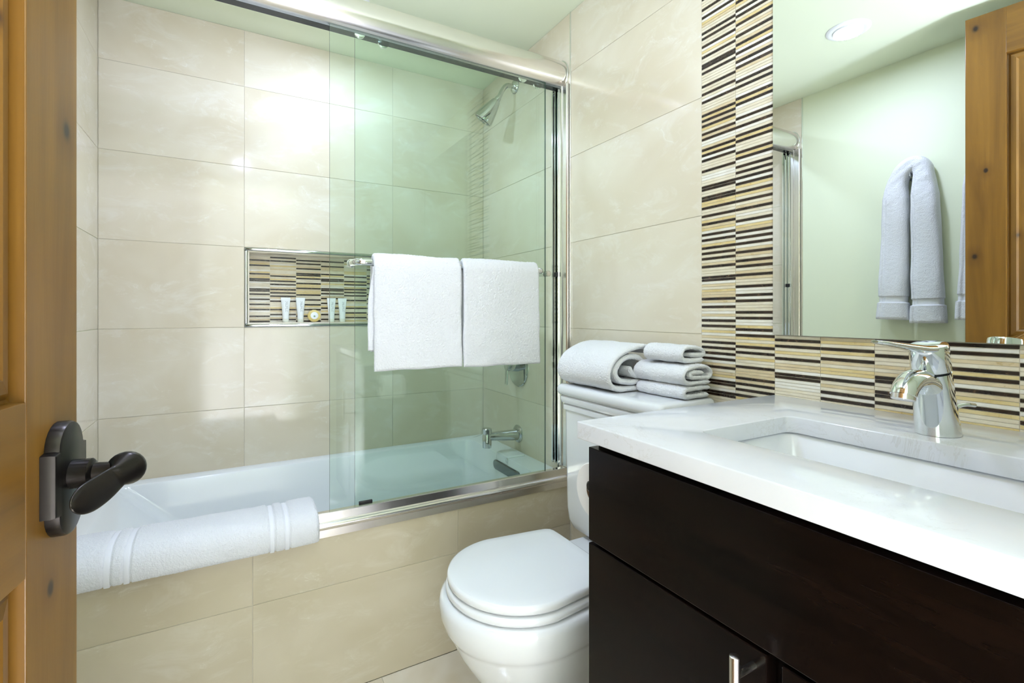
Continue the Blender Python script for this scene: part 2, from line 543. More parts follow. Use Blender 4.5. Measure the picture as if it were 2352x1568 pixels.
# right wall
wr = tag(obj('wall_right', box(XR + DEP, XR + 0.14, YF - 1.9, YB + 0.1, -0.08, ZC), M['grout']), kind='structure')
zs = [0.40, 0.726, 1.044, 1.362, 1.680, 1.998, ZC]
for k in range(len(zs) - 1):
    for y0, y1 in ((YT + .002, YB),):
        wall_tile(wr, 'x', y0, y1, zs[k], zs[k + 1], M['tile'], -1, XR)
zo = [0.0] + ROWS + [ZC]
for k in range(len(zo) - 1):
    wall_tile(wr, 'x', 0.9033, YT - .002, zo[k], zo[k + 1], M['tile'], -1, XR)
# plain tile behind tank and vanity, below the mosaic
wall_tile(wr, 'x', YF, 0.9033, 0.0, 0.408, M['tile'], -1, XR)
wall_tile(wr, 'x', YF, 0.9033, 0.408, 0.85, M['tile'], -1, XR)
# painted part above / beyond the mirror
wall_tile(wr, 'x', YF, 0.016, 0.85, ZC, M['paint'], -1, XR).name = 'plaster_panel'
wall_tile(wr, 'x', 0.016, 0.6977, 2.05, ZC, M['paint'], -1, XR).name = 'plaster_panel'
wall_tile(wr, 'x', 0.016, 0.6977, 1.049, 2.05, M['grout'], -1, XR + 0.001).name = 'plaster_panel'

# metal edge strips where the tile field meets the dry wall
for nm, x0, x1, lab in (('trim_1', XR - 0.004, XR + 0.004, 'metal'), ('trim_2', XL - 0.004, XL + 0.004, 'metal')):
    tag(obj(nm, box(x0, x1, YT - 0.0035, YT + 0.0005, 0.0 if nm == 'trim_1' else 0.0, ZC), M['chrome'], bevel=0.0006, seg=1), kind='structure')

# tub apron wall
wt = tag(obj('wall_tub', box(XL, XR, YT + DEP, YT + 0.045, 0.0, 0.458), M['grout']), kind='structure')
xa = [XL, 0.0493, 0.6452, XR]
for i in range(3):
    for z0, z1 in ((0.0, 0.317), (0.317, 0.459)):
        wall_tile(wt, 'y', xa[i], xa[i + 1], z0, z1, M['tile_dimmed'], -1, YT)

# front wall with the doorway, and the hall behind it
b = bmesh.new()
bx(b, XL - 0.12, -0.335, YF - 0.12, YF, 0, ZC)
bx(b, 0.515, XR + 0.14, YF - 0.12, YF, 0, ZC)
bx(b, -0.335, 0.515, YF - 0.12, YF, 2.20, ZC)
tag(obj('wall_front', b, M['paint']), kind='structure')
tag(obj('wall_hall', box(XL - 0.12, XR + 0.14, YF - 1.95, YF - 1.85, -0.08, ZC), M['hall']), kind='structure')
b = bmesh.new()
bx(b, -0.335, -0.319, YF - 0.13, YF + 0.0, 0, 2.20)
bx(b, 0.499, 0.515, YF - 0.13, YF + 0.0, 0, 2.20)
bx(b, -0.319, 0.499, YF - 0.13, YF + 0.0, 2.184, 2.20)
WOODX = wood('knotty_alder_casing', 'z')
tag(obj('trim_3', b, WOODX), kind='structure')

# ------------------------------------------------------------------ glass mosaic: thin stone strips
PITCH = 0.0071
strip_cache = {}
def strip_mesh(width, mat):
    key = (round(width, 4), mat.name)
    if key not in strip_cache:
        bm = box(-0.001, 0.003, 0.0006, width - 0.0006, 0.0006, PITCH - 0.0006)
        es = [e for e in bm.edges if e.calc_face_angle(0) > 0.5 and max(v.co.x for v in e.verts) < -0.0005]
        bmesh.ops.bevel(bm, geom=es, offset=0.0004, segments=1, affect='EDGES')
        bmesh.ops.recalc_face_normals(bm, faces=bm.faces)
        me = bpy.data.meshes.new('mosaic_strip'); bm.to_mesh(me); bm.free(); me.materials.append(mat)
        strip_cache[key] = me
    return strip_cache[key]

def light_pick(prev):
    r = random.random()
    k = 0 if r < .42 else 1 if r < .64 else 2 if r < .86 else 3
    return STRIPS[k]
dark_L = {5,6,9,10,15,18,20,22,24,30,32,37,40,47,48,52,55,57,59,62,64,68,71,74,77,78,81,82,88,92,94,96,100,102,105,107,109,114,117,120,125,127,128,131,135,138,140,146,149,153,156,158,163,166,169,172,177,180,184,187}
dark_R = {1,3,6,8,10,12,16,21,23,27,29,33,35,39,41,44,48,51,53,56,59,61,63,67,71,74,77,80,82,84,86,89,91,95,97,100,103,108,110,114,116,121,123,126,129,132,136,139,141,144,149,152,157,160,165,168,173,176,181,185}
Z0 = 0.85
nrow = int((ZC - Z0) / PITCH)
rest = bmesh.new(); rest_m = [*STRIPS, DARK]
for y0, y1, dk, first in ((0.8004, 0.9033, dark_L, False), (0.6977, 0.8004, dark_R, True)):
    for r in range(nrow):
        mat = DARK if r in dk else light_pick(None)
        z = Z0 + r * PITCH
        if (first and r < 152) or (not first and r < 46):
            o = bpy.data.objects.new('mosaic_strip', strip_mesh(y1 - y0, mat)); COL.objects.link(o)
            o.parent = wr; o.location = (XR, y0, z)
            o.location.x += random.uniform(-0.0003, 0.0003)
        else:
            bx(rest, XR - 0.001, XR + 0.003, y0 + .0006, y1 - .0006, z + .0006, z + PITCH - .0006, rest_m.index(mat))
band_dark = [{15, 20 - 6, 24, 26, 20}, {9, 11, 15, 21, 24}, {10, 12, 13, 16, 17, 23, 27}, {12, 16, 19, 21, 25, 27}, {10, 13, 15, 20, 23}, {9, 12, 18, 22, 26}]
yb = [0.6977, 0.5950, 0.4923, 0.3896, 0.2869, 0.1842, 0.0815, 0.0160]
for c in range(7):
    dk = band_dark[c % 6]
    for r in range(8, 28):
        mat = DARK if r in dk else light_pick(None)
        z = Z0 + r * PITCH
        if z + PITCH > 1.0500: continue
        if c < 5:
            o = bpy.data.objects.new('mosaic_strip', strip_mesh(yb[c] - yb[c + 1], mat)); COL.objects.link(o)
            o.parent = wr; o.location = (XR + random.uniform(-0.0003, 0.0003), yb[c + 1], z)
        else:
            bx(rest, XR - 0.001, XR + 0.003, yb[c + 1] + .0006, yb[c] - .0006, z + .0006, z + PITCH - .0006, rest_m.index(mat))
M['mosaic_grout'] = plain('mosaic_grout', srgb(232, 225, 206), 0.85)
obj('mosaic_grout', box(XR + 0.0004, XR + 0.004, 0.6977, 0.9033, Z0, ZC), M['mosaic_grout'], wr)
obj('mosaic_grout', box(XR + 0.0004, XR + 0.004, 0.016, 0.6977, Z0, 1.0500), M['mosaic_grout'], wr)
tag(obj('mosaic_strips', rest, rest_m, wr), 'thin cream and dark stone mosaic strips', kind='stuff')
obj('mosaic_grout', box(NX0 + .0175, NX1 - .0175, YB + ND - .0023, YB + ND + 0.001, NZ0 + .0175, NZ1 - .0175), M['mosaic_grout'], wb)
# niche back: columns of the same mosaic
nd = [[0,3,7,10,13,16,18,19,24,25,28,33,36],[1,4,7,12,15,17,19,22,24,27,36,38],[0,3,7,10,13,16,20,23,26,28,29,32,35,37],[1,4,8,11,14,17,19,20,25,26,29,34,37],[2,5,8,13,16,18,20,23,25,28,38],[1,4,8,11,14,17,21,24,27,29,33]]
xs = [0.0625, 0.1416, 0.2432, 0.3444, 0.4428, 0.5437, 0.622]
for c in range(6):
    b = bmesh.new()
    for r in range(40):
        z = 1.062 + r * PITCH
        if z + PITCH > NZ1 - .018: break
        mi = 4 if r in nd[c] else rest_m.index(light_pick(None))
        bx(b, xs[c] + .0006, xs[c + 1] - .0006, YB + ND - .0035, YB + ND + .001, z + .0006, z + PITCH - .0006, mi)
    tag(obj('mosaic_sheet', b, rest_m, wb), 'panel of thin stone mosaic strips lining the niche', kind='stuff')

# ------------------------------------------------------------------ recessed ceiling lamps
def downlight(x, y, label, power=LAMP_POWER, spread=178, col=LAMP_COLOR):
    e = tag(empty('recessed_downlight', (x, y, ZC)), label, 'ceiling light', 'recessed ceiling lights')
    prof = [(0.050, -0.010), (0.052, -0.004), (0.060, -0.0065), (0.070, -0.006), (0.076, -0.002), (0.077, 0.001)]
    b = lathe([(r, -d) for r, d in prof], (x, y, ZC), (0, 0, -1), 48, cap0=False, cap1=False)
    obj('trim_ring', b, M['lamp_trim'], e, True)
    b = lathe([(0.0, 0.0045), (0.035, 0.0042), (0.0525, 0.003)], (x, y, ZC), (0, 0, -1), 48, cap1=False)
    obj('lens', b, M['lens'], e, True)
    ld = bpy.data.lights.new('lamp', 'AREA'); ld.shape = 'DISK'; ld.size = 0.10
    ld.energy = power; ld.color = col; ld.spread = math.radians(spread)
    lo = bpy.data.objects.new('lamp', ld); COL.objects.link(lo); lo.parent = e; lo.location = (0, 0, -0.014)
    return e
downlight(0.055, 1.045, 'round recessed ceiling light seen in the mirror, in front of the tub')
downlight(0.065, 0.254, 'round recessed ceiling light nearest the doorway', LAMP_POWER * 0.25)
downlight(0.366, 1.838, 'round recessed ceiling light above the bathtub', LAMP_POWER * 0.82, 178, (0.82, 1.0, 1.40))
downlight(0.10, -1.12, 'added recessed ceiling light out of view in the hall, for soft fill', HALL_FILL_POWER, 72)  # added unseen lamp: soft fill through the doorway

# added unseen uplight behind the doorway: stands in for flash bounced off the ceiling
def fill_uplight(x, y, h):
    e = tag(empty('fill_lamp', (x, y, 0)), 'added uplight out of view in the hall, fill light for the ceiling', 'added fill lamp')
    obj('fill_lamp_base', lathe([(0.13, 0), (0.13, 0.012), (0.05, 0.022), (0.014, 0.03)], (x, y, 0), (0, 0, 1), 40), M['bronze'], e, True)
    obj('fill_lamp_pole', lathe([(0.011, 0), (0.011, h - 0.055)], (x, y, 0.025), (0, 0, 1), 20), M['bronze'], e, True)
    b = lathe([(0.012, -0.04), (0.05, -0.032), (0.10, -0.010), (0.135, 0.022), (0.131, 0.022), (0.097, -0.006), (0.048, -0.026), (0.0, -0.030)], (x, y, h), (0, 0, 1), 48)
    obj('fill_lamp_bowl', b, M['lamp_trim'], e, True)
    ld = bpy.data.lights.new('uplight', 'AREA'); ld.shape = 'DISK'; ld.size = 0.16
    ld.energy = UPLIGHT_FILL_POWER; ld.color = LAMP_COLOR; ld.spread = math.radians(165)
    lo = bpy.data.objects.new('uplight', ld); COL.objects.link(lo); lo.parent = e; lo.location = (0, 0, h + 0.0); lo.rotation_euler = (PI, 0, 0)
fill_uplight(0.06, -0.40, 1.00)

# ------------------------------------------------------------------ bathtub
tub = tag(empty('bathtub', (0.35, 1.85, 0.0)), 'white bathtub with sloped backrest behind the sliding glass doors', 'bathtub')
outer = rrect(XL + 0.001, XR - 0.001, YT + 0.046, YB - 0.001, 0.004, 0.40)
r1 = rrect(XL + 0.001, XR - 0.001, YT + 0.046, YB - 0.001, 0.004, 0.492)
r2 = rrect(XL + 0.004, XR - 0.004, YT + 0.049, YB - 0.004, 0.006, 0.495)
def op(x0, x1, y0, y1, r, z): return rrect(x0, x1, y0, y1, r, z)
rings = [outer, r1, r2,
         op(-0.352, 1.008, 1.585, 2.176, 0.040, 0.495), op(-0.347, 1.004, 1.589, 2.171, 0.038, 0.4925), op(-0.340, 1.001, 1.593, 2.167, 0.036, 0.485),
         op(-0.20, 0.985, 1.612, 2.146, 0.045, 0.350), op(-0.085, 0.970, 1.628, 2.130, 0.055, 0.235), op(-0.02, 0.955, 1.642, 2.116, 0.07, 0.165),
         op(0.02, 0.935, 1.660, 2.098, 0.08, 0.135), op(0.07, 0.90, 1.69, 2.07, 0.08, 0.122)]
b = loft(rings, cap0=False)
obj('tub_shell', b, M['acrylic'], tub, True, 32)
# raised pad under the spout with small oval emblem, long overflow slot
b = loft([rrect(0.996, 1.085, 1.79, 1.90, 0.012, 0.47), rrect(0.998, 1.085, 1.792, 1.898, 0.012, 0.499), rrect(1.004, 1.083, 1.797, 1.893, 0.010, 0.503)])
obj('deck_pad', b, M['acrylic'], tub, True)
def stadium(length, h, x, t, yc, zc_):
    pts = []
    for k in range(13):
        a = -PI / 2 + PI * k / 12
        pts.append((length / 2 - h + h * math.cos(a), h * math.sin(a)))
    for k in range(13):
        a = PI / 2 + PI * k / 12
        pts.append((-length / 2 + h + h * math.cos(a), h * math.sin(a)))
    return loft([[(x - t * k, yc + p[0] * s, zc_ + p[1] * s) for p in pts] for k, s in ((0, 1), (1, 1), (1.3, 0.93))])
b = stadium(0.225, 0.0195, 0.9985, 0.007, 1.800, 0.447)
obj('overflow_slot', b, M['overflow'], tub, True)
b = lathe([(0.009, 0), (0.009, 0.002), (0.006, 0.003)], (0.9975, 1.80, 0.488), (-1, 0, 0), 20)
obj('emblem', b, M['chrome'], tub, True)

# ------------------------------------------------------------------ shower enclosure
fr = tag(empty('shower_enclosure', (0.35, 1.54, 0.46)), 'polished metal frame of the sliding shower doors on the tub edge', 'shower frame')
XM = lambda p, x: (x, p[0], p[1])
head = []
for k in range(15):   # bulged front of the header
    a = -PI * 0.42 + (PI * 0.92) * k / 14
    head.append((1.552 - 0.046 * math.cos(a), 2.004 + 0.054 * math.sin(a)))
head += [(1.585, 2.060), (1.585, 1.985), (1.580, 1.985), (1.580, 2.040), (1.548, 2.040), (1.540, 1.960)]
obj('header_rail', extrude_profile(head, XL + 0.004, XR - 0.006, XM), M['steel'], fr, True, 30)
b = extrude_profile([(1.541, 1.959), (1.585, 1.959), (1.585, 1.985), (1.541, 1.985)], XL + 0.006, XR - 0.008, XM)
obj('roller_track', b, M['dark_chrome'], fr, bevel=0.0015, seg=1)
for x0, x1, s in ((XR - 0.006, XR - 0.0005, 1), (XL + 0.0005, XL + 0.004, 1)):
    cap = [(1.552 - 0.049 * math.cos(-PI * .42 + PI * .92 * k / 14), 2.004 + 0.057 * math.sin(-PI * .42 + PI * .92 * k / 14)) for k in range(15)] + [(1.588, 2.063), (1.588, 1.952), (1.535, 1.952)]
    obj('end_cap', extrude_profile(cap, x0, x1, XM), M['chrome'], fr, True, 30)
def jamb(xw, s):
    p = [(xw, 1.499), (xw - s * 0.012, 1.499), (xw - s * 0.015, 1.502), (xw - s * 0.015, 1.520), (xw - s * 0.013, 1.522), (xw - s * 0.013, 1.528), (xw - s * 0.018, 1.530),
         (xw - s * 0.018, 1.543), (xw, 1.543)]
    Z = lambda q, z: (q[0], q[1], z)
    obj('side_jamb', extrude_profile(p, 0.526, 1.957, Z), M['steel'], fr, True, 25)
    p = [(xw, 1.544), (xw - s * 0.021, 1.544), (xw - s * 0.021, 1.549), (xw - s * 0.008, 1.550), (xw - s * 0.008, 1.562), (xw - s * 0.021, 1.563), (xw - s * 0.021, 1.567), (xw - s * 0.008, 1.568),
         (xw - s * 0.008, 1.580), (xw - s * 0.021, 1.581), (xw - s * 0.021, 1.588), (xw, 1.588)]
    obj('jamb_channel', extrude_profile(p, 0.526, 1.957, Z), M['chrome'], fr, True, 25)
    obj('door_bumper', box(min(xw - s * .027, xw - s * .018), max(xw - s * .027, xw - s * .018), 1.545, 1.567, 1.239, 1.256), M['black'], fr, bevel=0.001, seg=1)
jamb(XR - 0.0005, 1); jamb(XL + 0.0005, -1)
# sill: rounded nose at the front, sloping top, low guide at the back
sill = [(1.4935, 0.459), (1.4875, 0.4605), (1.4875, 0.4815)]
for k in range(11):
    a = -PI / 2 - PI * k / 10
    sill.append((1.4890 + 0.0100 * math.cos(a), 0.4925 + 0.0100 * math.sin(a)))
sill += [(1.4965, 0.5030), (1.5015, 0.5235), (1.5035, 0.5250), (1.520, 0.5250), (1.521, 0.4990), (1.5800, 0.4990), (1.5800, 0.4965), (1.5405, 0.4965), (1.5405, 0.459)]
obj('sill_rail', extrude_profile(sill, XL + 0.001, XR - 0.001, XM), M['steel'], fr, True, 25)
obj('door_guide', box(0.335, 0.375, 1.522, 1.5295, 0.4995, 0.531), M['black'], fr, bevel=0.001, seg=1)

def pane(name, x0, x1, y, label, cat):
    e = tag(empty(name, ((x0 + x1) / 2, y, 0.53)), label, cat)
    bm = box(x0, x1, y - 0.004, y + 0.004, 0.5030, 1.972)
    bm.normal_update()
    for f in bm.faces:
        f.material_index = 0 if abs(f.normal.y) > 0.5 else 1
    obj('glass_pane', bm, [M['glass'], M['glass_edge']], e)
    for xx in (x0 + 0.09, x1 - 0.09):
        b = lathe([(0.0135, -0.004), (0.017, -0.003), (0.017, 0.004), (0.0135, 0.005)], (xx, 1.5455 if y < 1.55 else y + 0.008, 1.9585), (0, 1, 0), 28)
        obj('roller', b, M['chrome'], e, True)
    return e
po = pane('shower_door', 0.252, 1.013, 1.535, 'outer sliding glass shower door with white towels over its bar', 'shower door')
pi_ = pane('shower_door', 0.330, 1.090, 1.560, 'inner sliding glass shower door next to the right jamb', 'shower door')
# towel bar on the outer pane: bends back to the glass at both ends
def towel_bar(parent, x0, x1, yg, yb_, z, r, s):
    R_ = 0.026
    pts = [(x0 + 0.0, yg, z), (x0 + 0.001, yg + s * 0.012, z), (x0 + 0.006, yb_ - s * 0.010, z), (x0 + 0.022, yb_, z), (x0 + 0.06, yb_, z)]
    pts += [((x0 + x1) / 2, yb_, z)]
    pts += [(x1 - (p[0] - x0), p[1], p[2]) for p in pts[:5][::-1]]
    b = tube(pts, r, 18, n=90)
    obj('towel_bar', b, M['chrome'], parent, True, 60)
    for xx in (x0, x1):
        b = lathe([(0.013, 0), (0.013, 0.004), (0.010, 0.0065)], (xx, yg - s * 0.0002, z), (0, s, 0), 24)
        obj('bar_flange', b, M['chrome'], parent, True)
towel_bar(po, 0.313, 0.965, 1.531, 1.474, 1.250, 0.0105, -1)
towel_bar(pi_, 0.40, 1.036, 1.564, 1.612, 1.2485, 0.009, 1)
for xx in (0.40, 1.036):
    b = lathe([(0.0105, 0), (0.0105, 0.011), (0.009, 0.0125)], (xx, 1.556, 1.2485), (0, -1, 0), 24)
    obj('bolt_cap', b, M['satin'], pi_, True)

# ------------------------------------------------------------------ towels on the bar
def bar_towel(x0, x1, zf, zb, yoff, seed, label, extra):
    yf, yb_ = 1.4545 + yoff, 1.4955 + yoff
    path = [(yf - 0.004, zf), (yf - 0.003, zf + 0.07), (yf, (zf + 1.25) / 2), (yf, 1.215), (yf + 0.004, 1.252), (1.474 + yoff, 1.2700), (yb_ - 0.003, 1.252), (yb_, 1.215), (yb_ + 0.001, (zb + 1.22) / 2), (yb_ + 0.002, zb)]
    def mp(a, b_, c):
        k = min(1.0, max(0.0, (1.22 - b_) / 0.28))
        return (c + 0.0045 * noise.noise(Vector((b_ * 7 + seed, 0.3, seed))) * k + 0.003 * k * (c - (x0 + x1) / 2) / (x1 - x0), a, b_ + 0.0045 * k * noise.noise(Vector((c * 11, seed, 0.7))))
    bm = sheet(path, 0.018, x0, x1, 130, mp, n=330, edge=0.010, wob=0.0048, wscale=6, seed=seed, lump=0.0016, fuzz=0.0009)
    # inner folded layer that shows at the left hand edge and hangs lower at the back
    path2 = [(yf + 0.013, zf + extra[1]), (yf + 0.0125, (zf + 1.25) / 2), (yf + 0.012, 1.238)]
    mp2 = lambda a, b_, c: mp(a, b_, c + max(0.0, -extra[0]) * min(1.0, max(0.0, (b_ - 1.09) / 0.13)) ** 2)
    sheet(path2, 0.009, x0 + extra[0], x1 - 0.02, 60, mp2, n=120, fuzz=0.0008, edge=0.004, wob=0.003, wscale=9, seed=seed + 5, bm=bm)
    o = obj('bath_towel', bm, M['terry'], None, True, 60)
    return tag(o, label, 'towel', 'white towels folded over the shower door bar')
bar_towel(0.362, 0.639, 0.930, 0.985, 0.0, 1.3, 'left of two white towels folded over the shower door bar', (-0.014, 0.060))
bar_towel(0.6475, 0.934, 0.926, 0.960, 0.0, 8.1, 'right of two white towels folded over the shower door bar', (0.012, 0.03))

# ------------------------------------------------------------------ bath mat over the tub edge
GR = [(0.0945, 0.0062), (0.131, 0.0062), (-0.2493, 0.0065), (-0.2128, 0.0065)]
def mat_groove(c):
    g = 0.0
    for x, hw in GR:
        d = abs(c - x)
        if d < hw: g = 0.0045
        elif d < hw + 0.004: g = 0.0045 * (1 - (d - hw) / 0.004)
    return g
mpath = [(1.4590, 0.4685), (1.4540, 0.483), (1.4540, 0.504), (1.4625, 0.5240), (1.481, 0.5365), (1.508, 0.5415), (1.545, 0.5415), (1.580, 0.5375), (1.606, 0.527), (1.6150, 0.506), (1.6165, 0.470)]
mp = lambda a, b_, c: (c, a, b_)
bm = sheet(mpath, 0.026, -0.385, 0.213, 300, mp, n=140, fuzz=0.0008, edge=0.013, wob=0.0025, wscale=8, seed=3.0, groove=mat_groove, lump=0.0012)
mat = tag(obj('bath_mat', bm, M['terry'], None, True, 60), 'white folded bath mat draped over the front edge of the tub', 'bath mat')
for x, hw in GR:
    bm = sheet(mpath, 0.026 - 0.0065, x - hw, x + hw, 4, mp, n=140, edge=0.0015, wob=0.0025, wscale=8, seed=3.0)
    tag(obj('woven_band', bm, M['weave'], mat, True, 60), 'smooth flat woven band')

# ------------------------------------------------------------------ shower fittings
YS = 1.905
sh = tag(empty('shower_sprayer', (XR, YS, 2.106)), 'chrome shower head on a bent arm high on the tiled wall', 'shower head')
b = lathe([(0.031, 0), (0.031, 0.003), (0.027, 0.010), (0.016, 0.014), (0.0125, 0.018)], (XR, YS, 2.106), (-1, 0, 0), 36)
obj('wall_flange', b, M['chrome_dimmed'], sh, True)
b = tube([(XR - 0.004, YS, 2.106), (1.075, YS, 2.106), (1.052, YS, 2.100), (1.034, YS, 2.077), (1.020, YS, 2.048), (1.013, YS, 2.037)], 0.0105, 18, n=40)
obj('arm', b, M['chrome_dimmed'], sh, True, 60)
ax = Vector((-0.44, 0.39, -0.76)).normalized()
b = lathe([(0.0125, -0.004), (0.014, 0.000), (0.014, 0.010), (0.0185, 0.014), (0.024, 0.030), (0.034, 0.062), (0.041, 0.094), (0.0425, 0.107), (0.0425, 0.113), (0.041, 0.115)], (1.013, YS, 2.037), ax, 40)
hd = obj('spray_head', b, M['chrome_dimmed'], sh, True)
b = lathe([(0.039, 0.1151), (0.037, 0.117)], (1.013, YS, 2.037), ax, 40)
fc = obj('spray_face', b, M['dark_chrome'], hd, True)
u_ = ax.cross(Vector((0, 1, 0))).normalized(); w_ = ax.cross(u_)
for k in range(6):
    a = k * PI / 3
    c = Vector((1.013, YS, 2.037)) + ax * 0.116 + u_ * (0.024 * math.cos(a)) + w_ * (0.024 * math.sin(a))
    b = lathe([(0.0075, 0), (0.0075, 0.003), (0.004, 0.0045)], c, ax, 14)
    obj('nozzle', b, M['chrome_dimmed'], hd, True)

YP = 1.880
sp = tag(empty('tub_spout', (XR, YP, 0.57)), 'chrome tub spout with pull-up diverter low on the shower wall', 'tub spout')
b = lathe([(0.0385, 0), (0.0385, 0.004), (0.034, 0.009), (0.026, 0.011)], (XR, YP, 0.570), (-1, 0, 0), 36)
obj('wall_flange', b, M['chrome_dimmed'], sp, True)
b = tube([(1.092, YP, 0.567), (1.06, YP, 0.568), (1.01, YP, 0.571), (0.965, YP, 0.573), (0.947, YP, 0.573)], lambda f: 0.027 - 0.0085 * f, 24, n=30, squash=lambda f: (0.92, 1))
obj('spout_body', b, M['chrome_dimmed'], sp, True, 60)
b = lathe([(0.019, 0), (0.0195, 0.004), (0.0195, 0.052), (0.0175, 0.055), (0.0175, 0.058), (0.0205, 0.060), (0.0205, 0.079), (0.018, 0.0815)], (0.9455, YP, 0.529), (0, 0, 1), 32)
obj('outlet', b, M['chrome_dimmed'], sp, True)

va = tag(empty('shower_valve', (XR, 1.878, 0.86)), 'round chrome shower valve plate below the hanging towels', 'shower valve')
b = lathe([(0.083, 0), (0.083, 0.004), (0.080, 0.007), (0.070, 0.0085)], (XR, 1.878, 0.860), (-1, 0, 0), 56)
obj('valve_plate', b, M['chrome_dimmed'], va, True)
b = lathe([(0.026, 0.008), (0.024, 0.03), (0.022, 0.058), (0.020, 0.062)], (XR, 1.878, 0.870), (-1, 0, 0), 32)
obj('valve_hub', b, M['chrome_dimmed'], va, True)
b = tube([(1.043, 1.878, 0.874), (1.040, 1.878, 0.84), (1.038, 1.878, 0.80), (1.037, 1.878, 0.791)], 0.0095, 16, n=20, squash=lambda f: (0.6, 1.0))
obj('lever', b, M['chrome_dimmed'], va, True, 60)

# ------------------------------------------------------------------ toiletries in the niche
def toiletry(x, label, lean=0.0):
    zb, y = NZ0 + 0.018, YB + 0.048
    e = tag(empty('lotion_tube', (x, y, zb)), label, 'tube', 'white toiletry tubes in the niche')
    rings = []
    for t, wx, wy in ((0.014, .0125, .0125), (0.03, .0128, .0115), (0.06, .0150, .0075), (0.09, .0178, .0025), (0.097, .0185, .0012), (0.104, .0185, .0012)):
        rings.append([(x + wx * math.cos(2 * PI * k / 28) * (1 if wy > .003 else 1), y + wy * math.sin(2 * PI * k / 28) + lean * t, zb + t) for k in range(28)])
    obj('tube_body', loft(rings), M['tube'], e, True, 50)
    b = lathe([(0.0115, 0), (0.0125, 0.001), (0.0125, 0.013), (0.0118, 0.014)], (x, y, zb), (0, 0, 1), 28)
    obj('cap', b, M['tube_clear'], e, True)
    b = bmesh.new()
    for q, (dx, z0, z1) in enumerate(((-0.0005, .040, .089), (0.0025, .048, .089), (0.0055, .044, .089))):
        n_ = 12
        for i in range(n_):
            if (i * 7 + q * 3) % 5 == 0: continue
            za, zb2 = z0 + (z1 - z0) * i / n_, z0 + (z1 - z0) * (i + 0.75) / n_
            mid = (za + zb2) / 2
            wy = .0115 + (.0025 - .0115) * (mid - .03) / .06 if mid > .03 else .0115
            wx = .0128 + (.0178 - .0128) * (mid - .03) / .06
            yy = y - wy * math.sqrt(max(0, 1 - (dx / wx) ** 2)) - .0006
            bx(b, x + dx, x + dx + .0011, yy, yy + 0.0007, zb + za, zb + zb2)
    obj('printed_text', b, M['print'], e)
toiletry(0.1985, 'white toiletry tube in the niche, first from the left')
toiletry(0.2561, 'white toiletry tube in the niche just left of the round soap')
toiletry(0.3817, 'white toiletry tube in the niche just right of the round soap')
toiletry(0.4277, 'white toiletry tube in the niche nearest the hanging towels')
sx, sy, sz = 0.311, YB + 0.050, NZ0 + 0.018 + 0.0265
so = tag(empty('round_soap', (sx, sy, NZ0 + 0.018)), 'round soap in yellow pleated wrapper leaning in the niche', 'soap')
sa = Vector((0, -1, 0.12)).normalized()
rings = []
uu = Vector((1, 0, 0)); vv = sa.cross(uu)
for r, d in ((0.020, -0.009), (0.0255, -0.006), (0.0265, 0.0), (0.0255, 0.005), (0.016, 0.009)):
    rings.append([Vector((sx, sy, sz)) + sa * d + (uu * math.cos(2 * PI * k / 72) + vv * math.sin(2 * PI * k / 72)) * (r * (1 + (0.012 if k % 2 else -0.012))) for k in range(72)])
obj('wrapper', loft(rings), M['soap_wrap'], so, True, 15)
obj('label_disc', lathe([(0.0155, 0.0085), (0.0155, 0.0100), (0.0145, 0.0105)], (sx, sy, sz), sa, 40), M['soap_label'], so, True)
b = lathe([(0.0042, 0.0104), (0.004, 0.0109)], Vector((sx, sy, sz)) + vv * -0.003, sa, 12)
obj('printed_emblem', b, plain('emblem_green', srgb(150, 178, 140), .6), so)

# ------------------------------------------------------------------ toilet
YC = 1.066
def egg(xf, xc_, xr, hw, z, n=56, e=3.2, taper=0.12, yc=YC):
    out = []
    for k in range(n):
        a = 2 * PI * k / n
        c, s = math.cos(a), math.sin(a)
        if c <= 0:
            out.append((xc_ + (xc_ - xf) * c, yc + hw * s, z))
        else:
            cc = c ** (2 / e); ss = math.copysign(abs(s) ** (2 / e), s)
            out.append((xc_ + (xr - xc_) * cc, yc + hw * ss * (1 - taper * cc), z))
    return out
to = tag(empty('toilet', (0.75, YC, 0)), 'white two-piece toilet with closed lid between tub and vanity', 'toilet')
# bowl and pedestal
rings = [egg(0.470, 0.66, 0.880, 0.150, 0.4215), egg(0.436, 0.645, 0.892, 0.182, 0.4215), egg(0.429, 0.64, 0.895, 0.1885, 0.416), egg(0.426, 0.64, 0.897, 0.191, 0.405), egg(0.428, 0.64, 0.897, 0.190, 0.380),
         egg(0.436, 0.64, 0.897, 0.184, 0.355), egg(0.443, 0.64, 0.897, 0.178, 0.343), egg(0.447, 0.64, 0.895, 0.175, 0.339), egg(0.452, 0.64, 0.89, 0.172, 0.330), egg(0.468, 0.645, 0.885, 0.160, 0.295),
         egg(0.492, 0.655, 0.88, 0.143, 0.255), egg(0.520, 0.67, 0.875, 0.124, 0.215), egg(0.538, 0.68, 0.87, 0.110, 0.17), egg(0.543, 0.68, 0.88, 0.104, 0.11), egg(0.538, 0.68, 0.90, 0.107, 0.05),
         egg(0.530, 0.68, 0.92, 0.113, 0.012), egg(0.528, 0.68, 0.92, 0.114, 0.0)]
obj('bowl', loft(rings), M['ceramic'], to, True, 50)
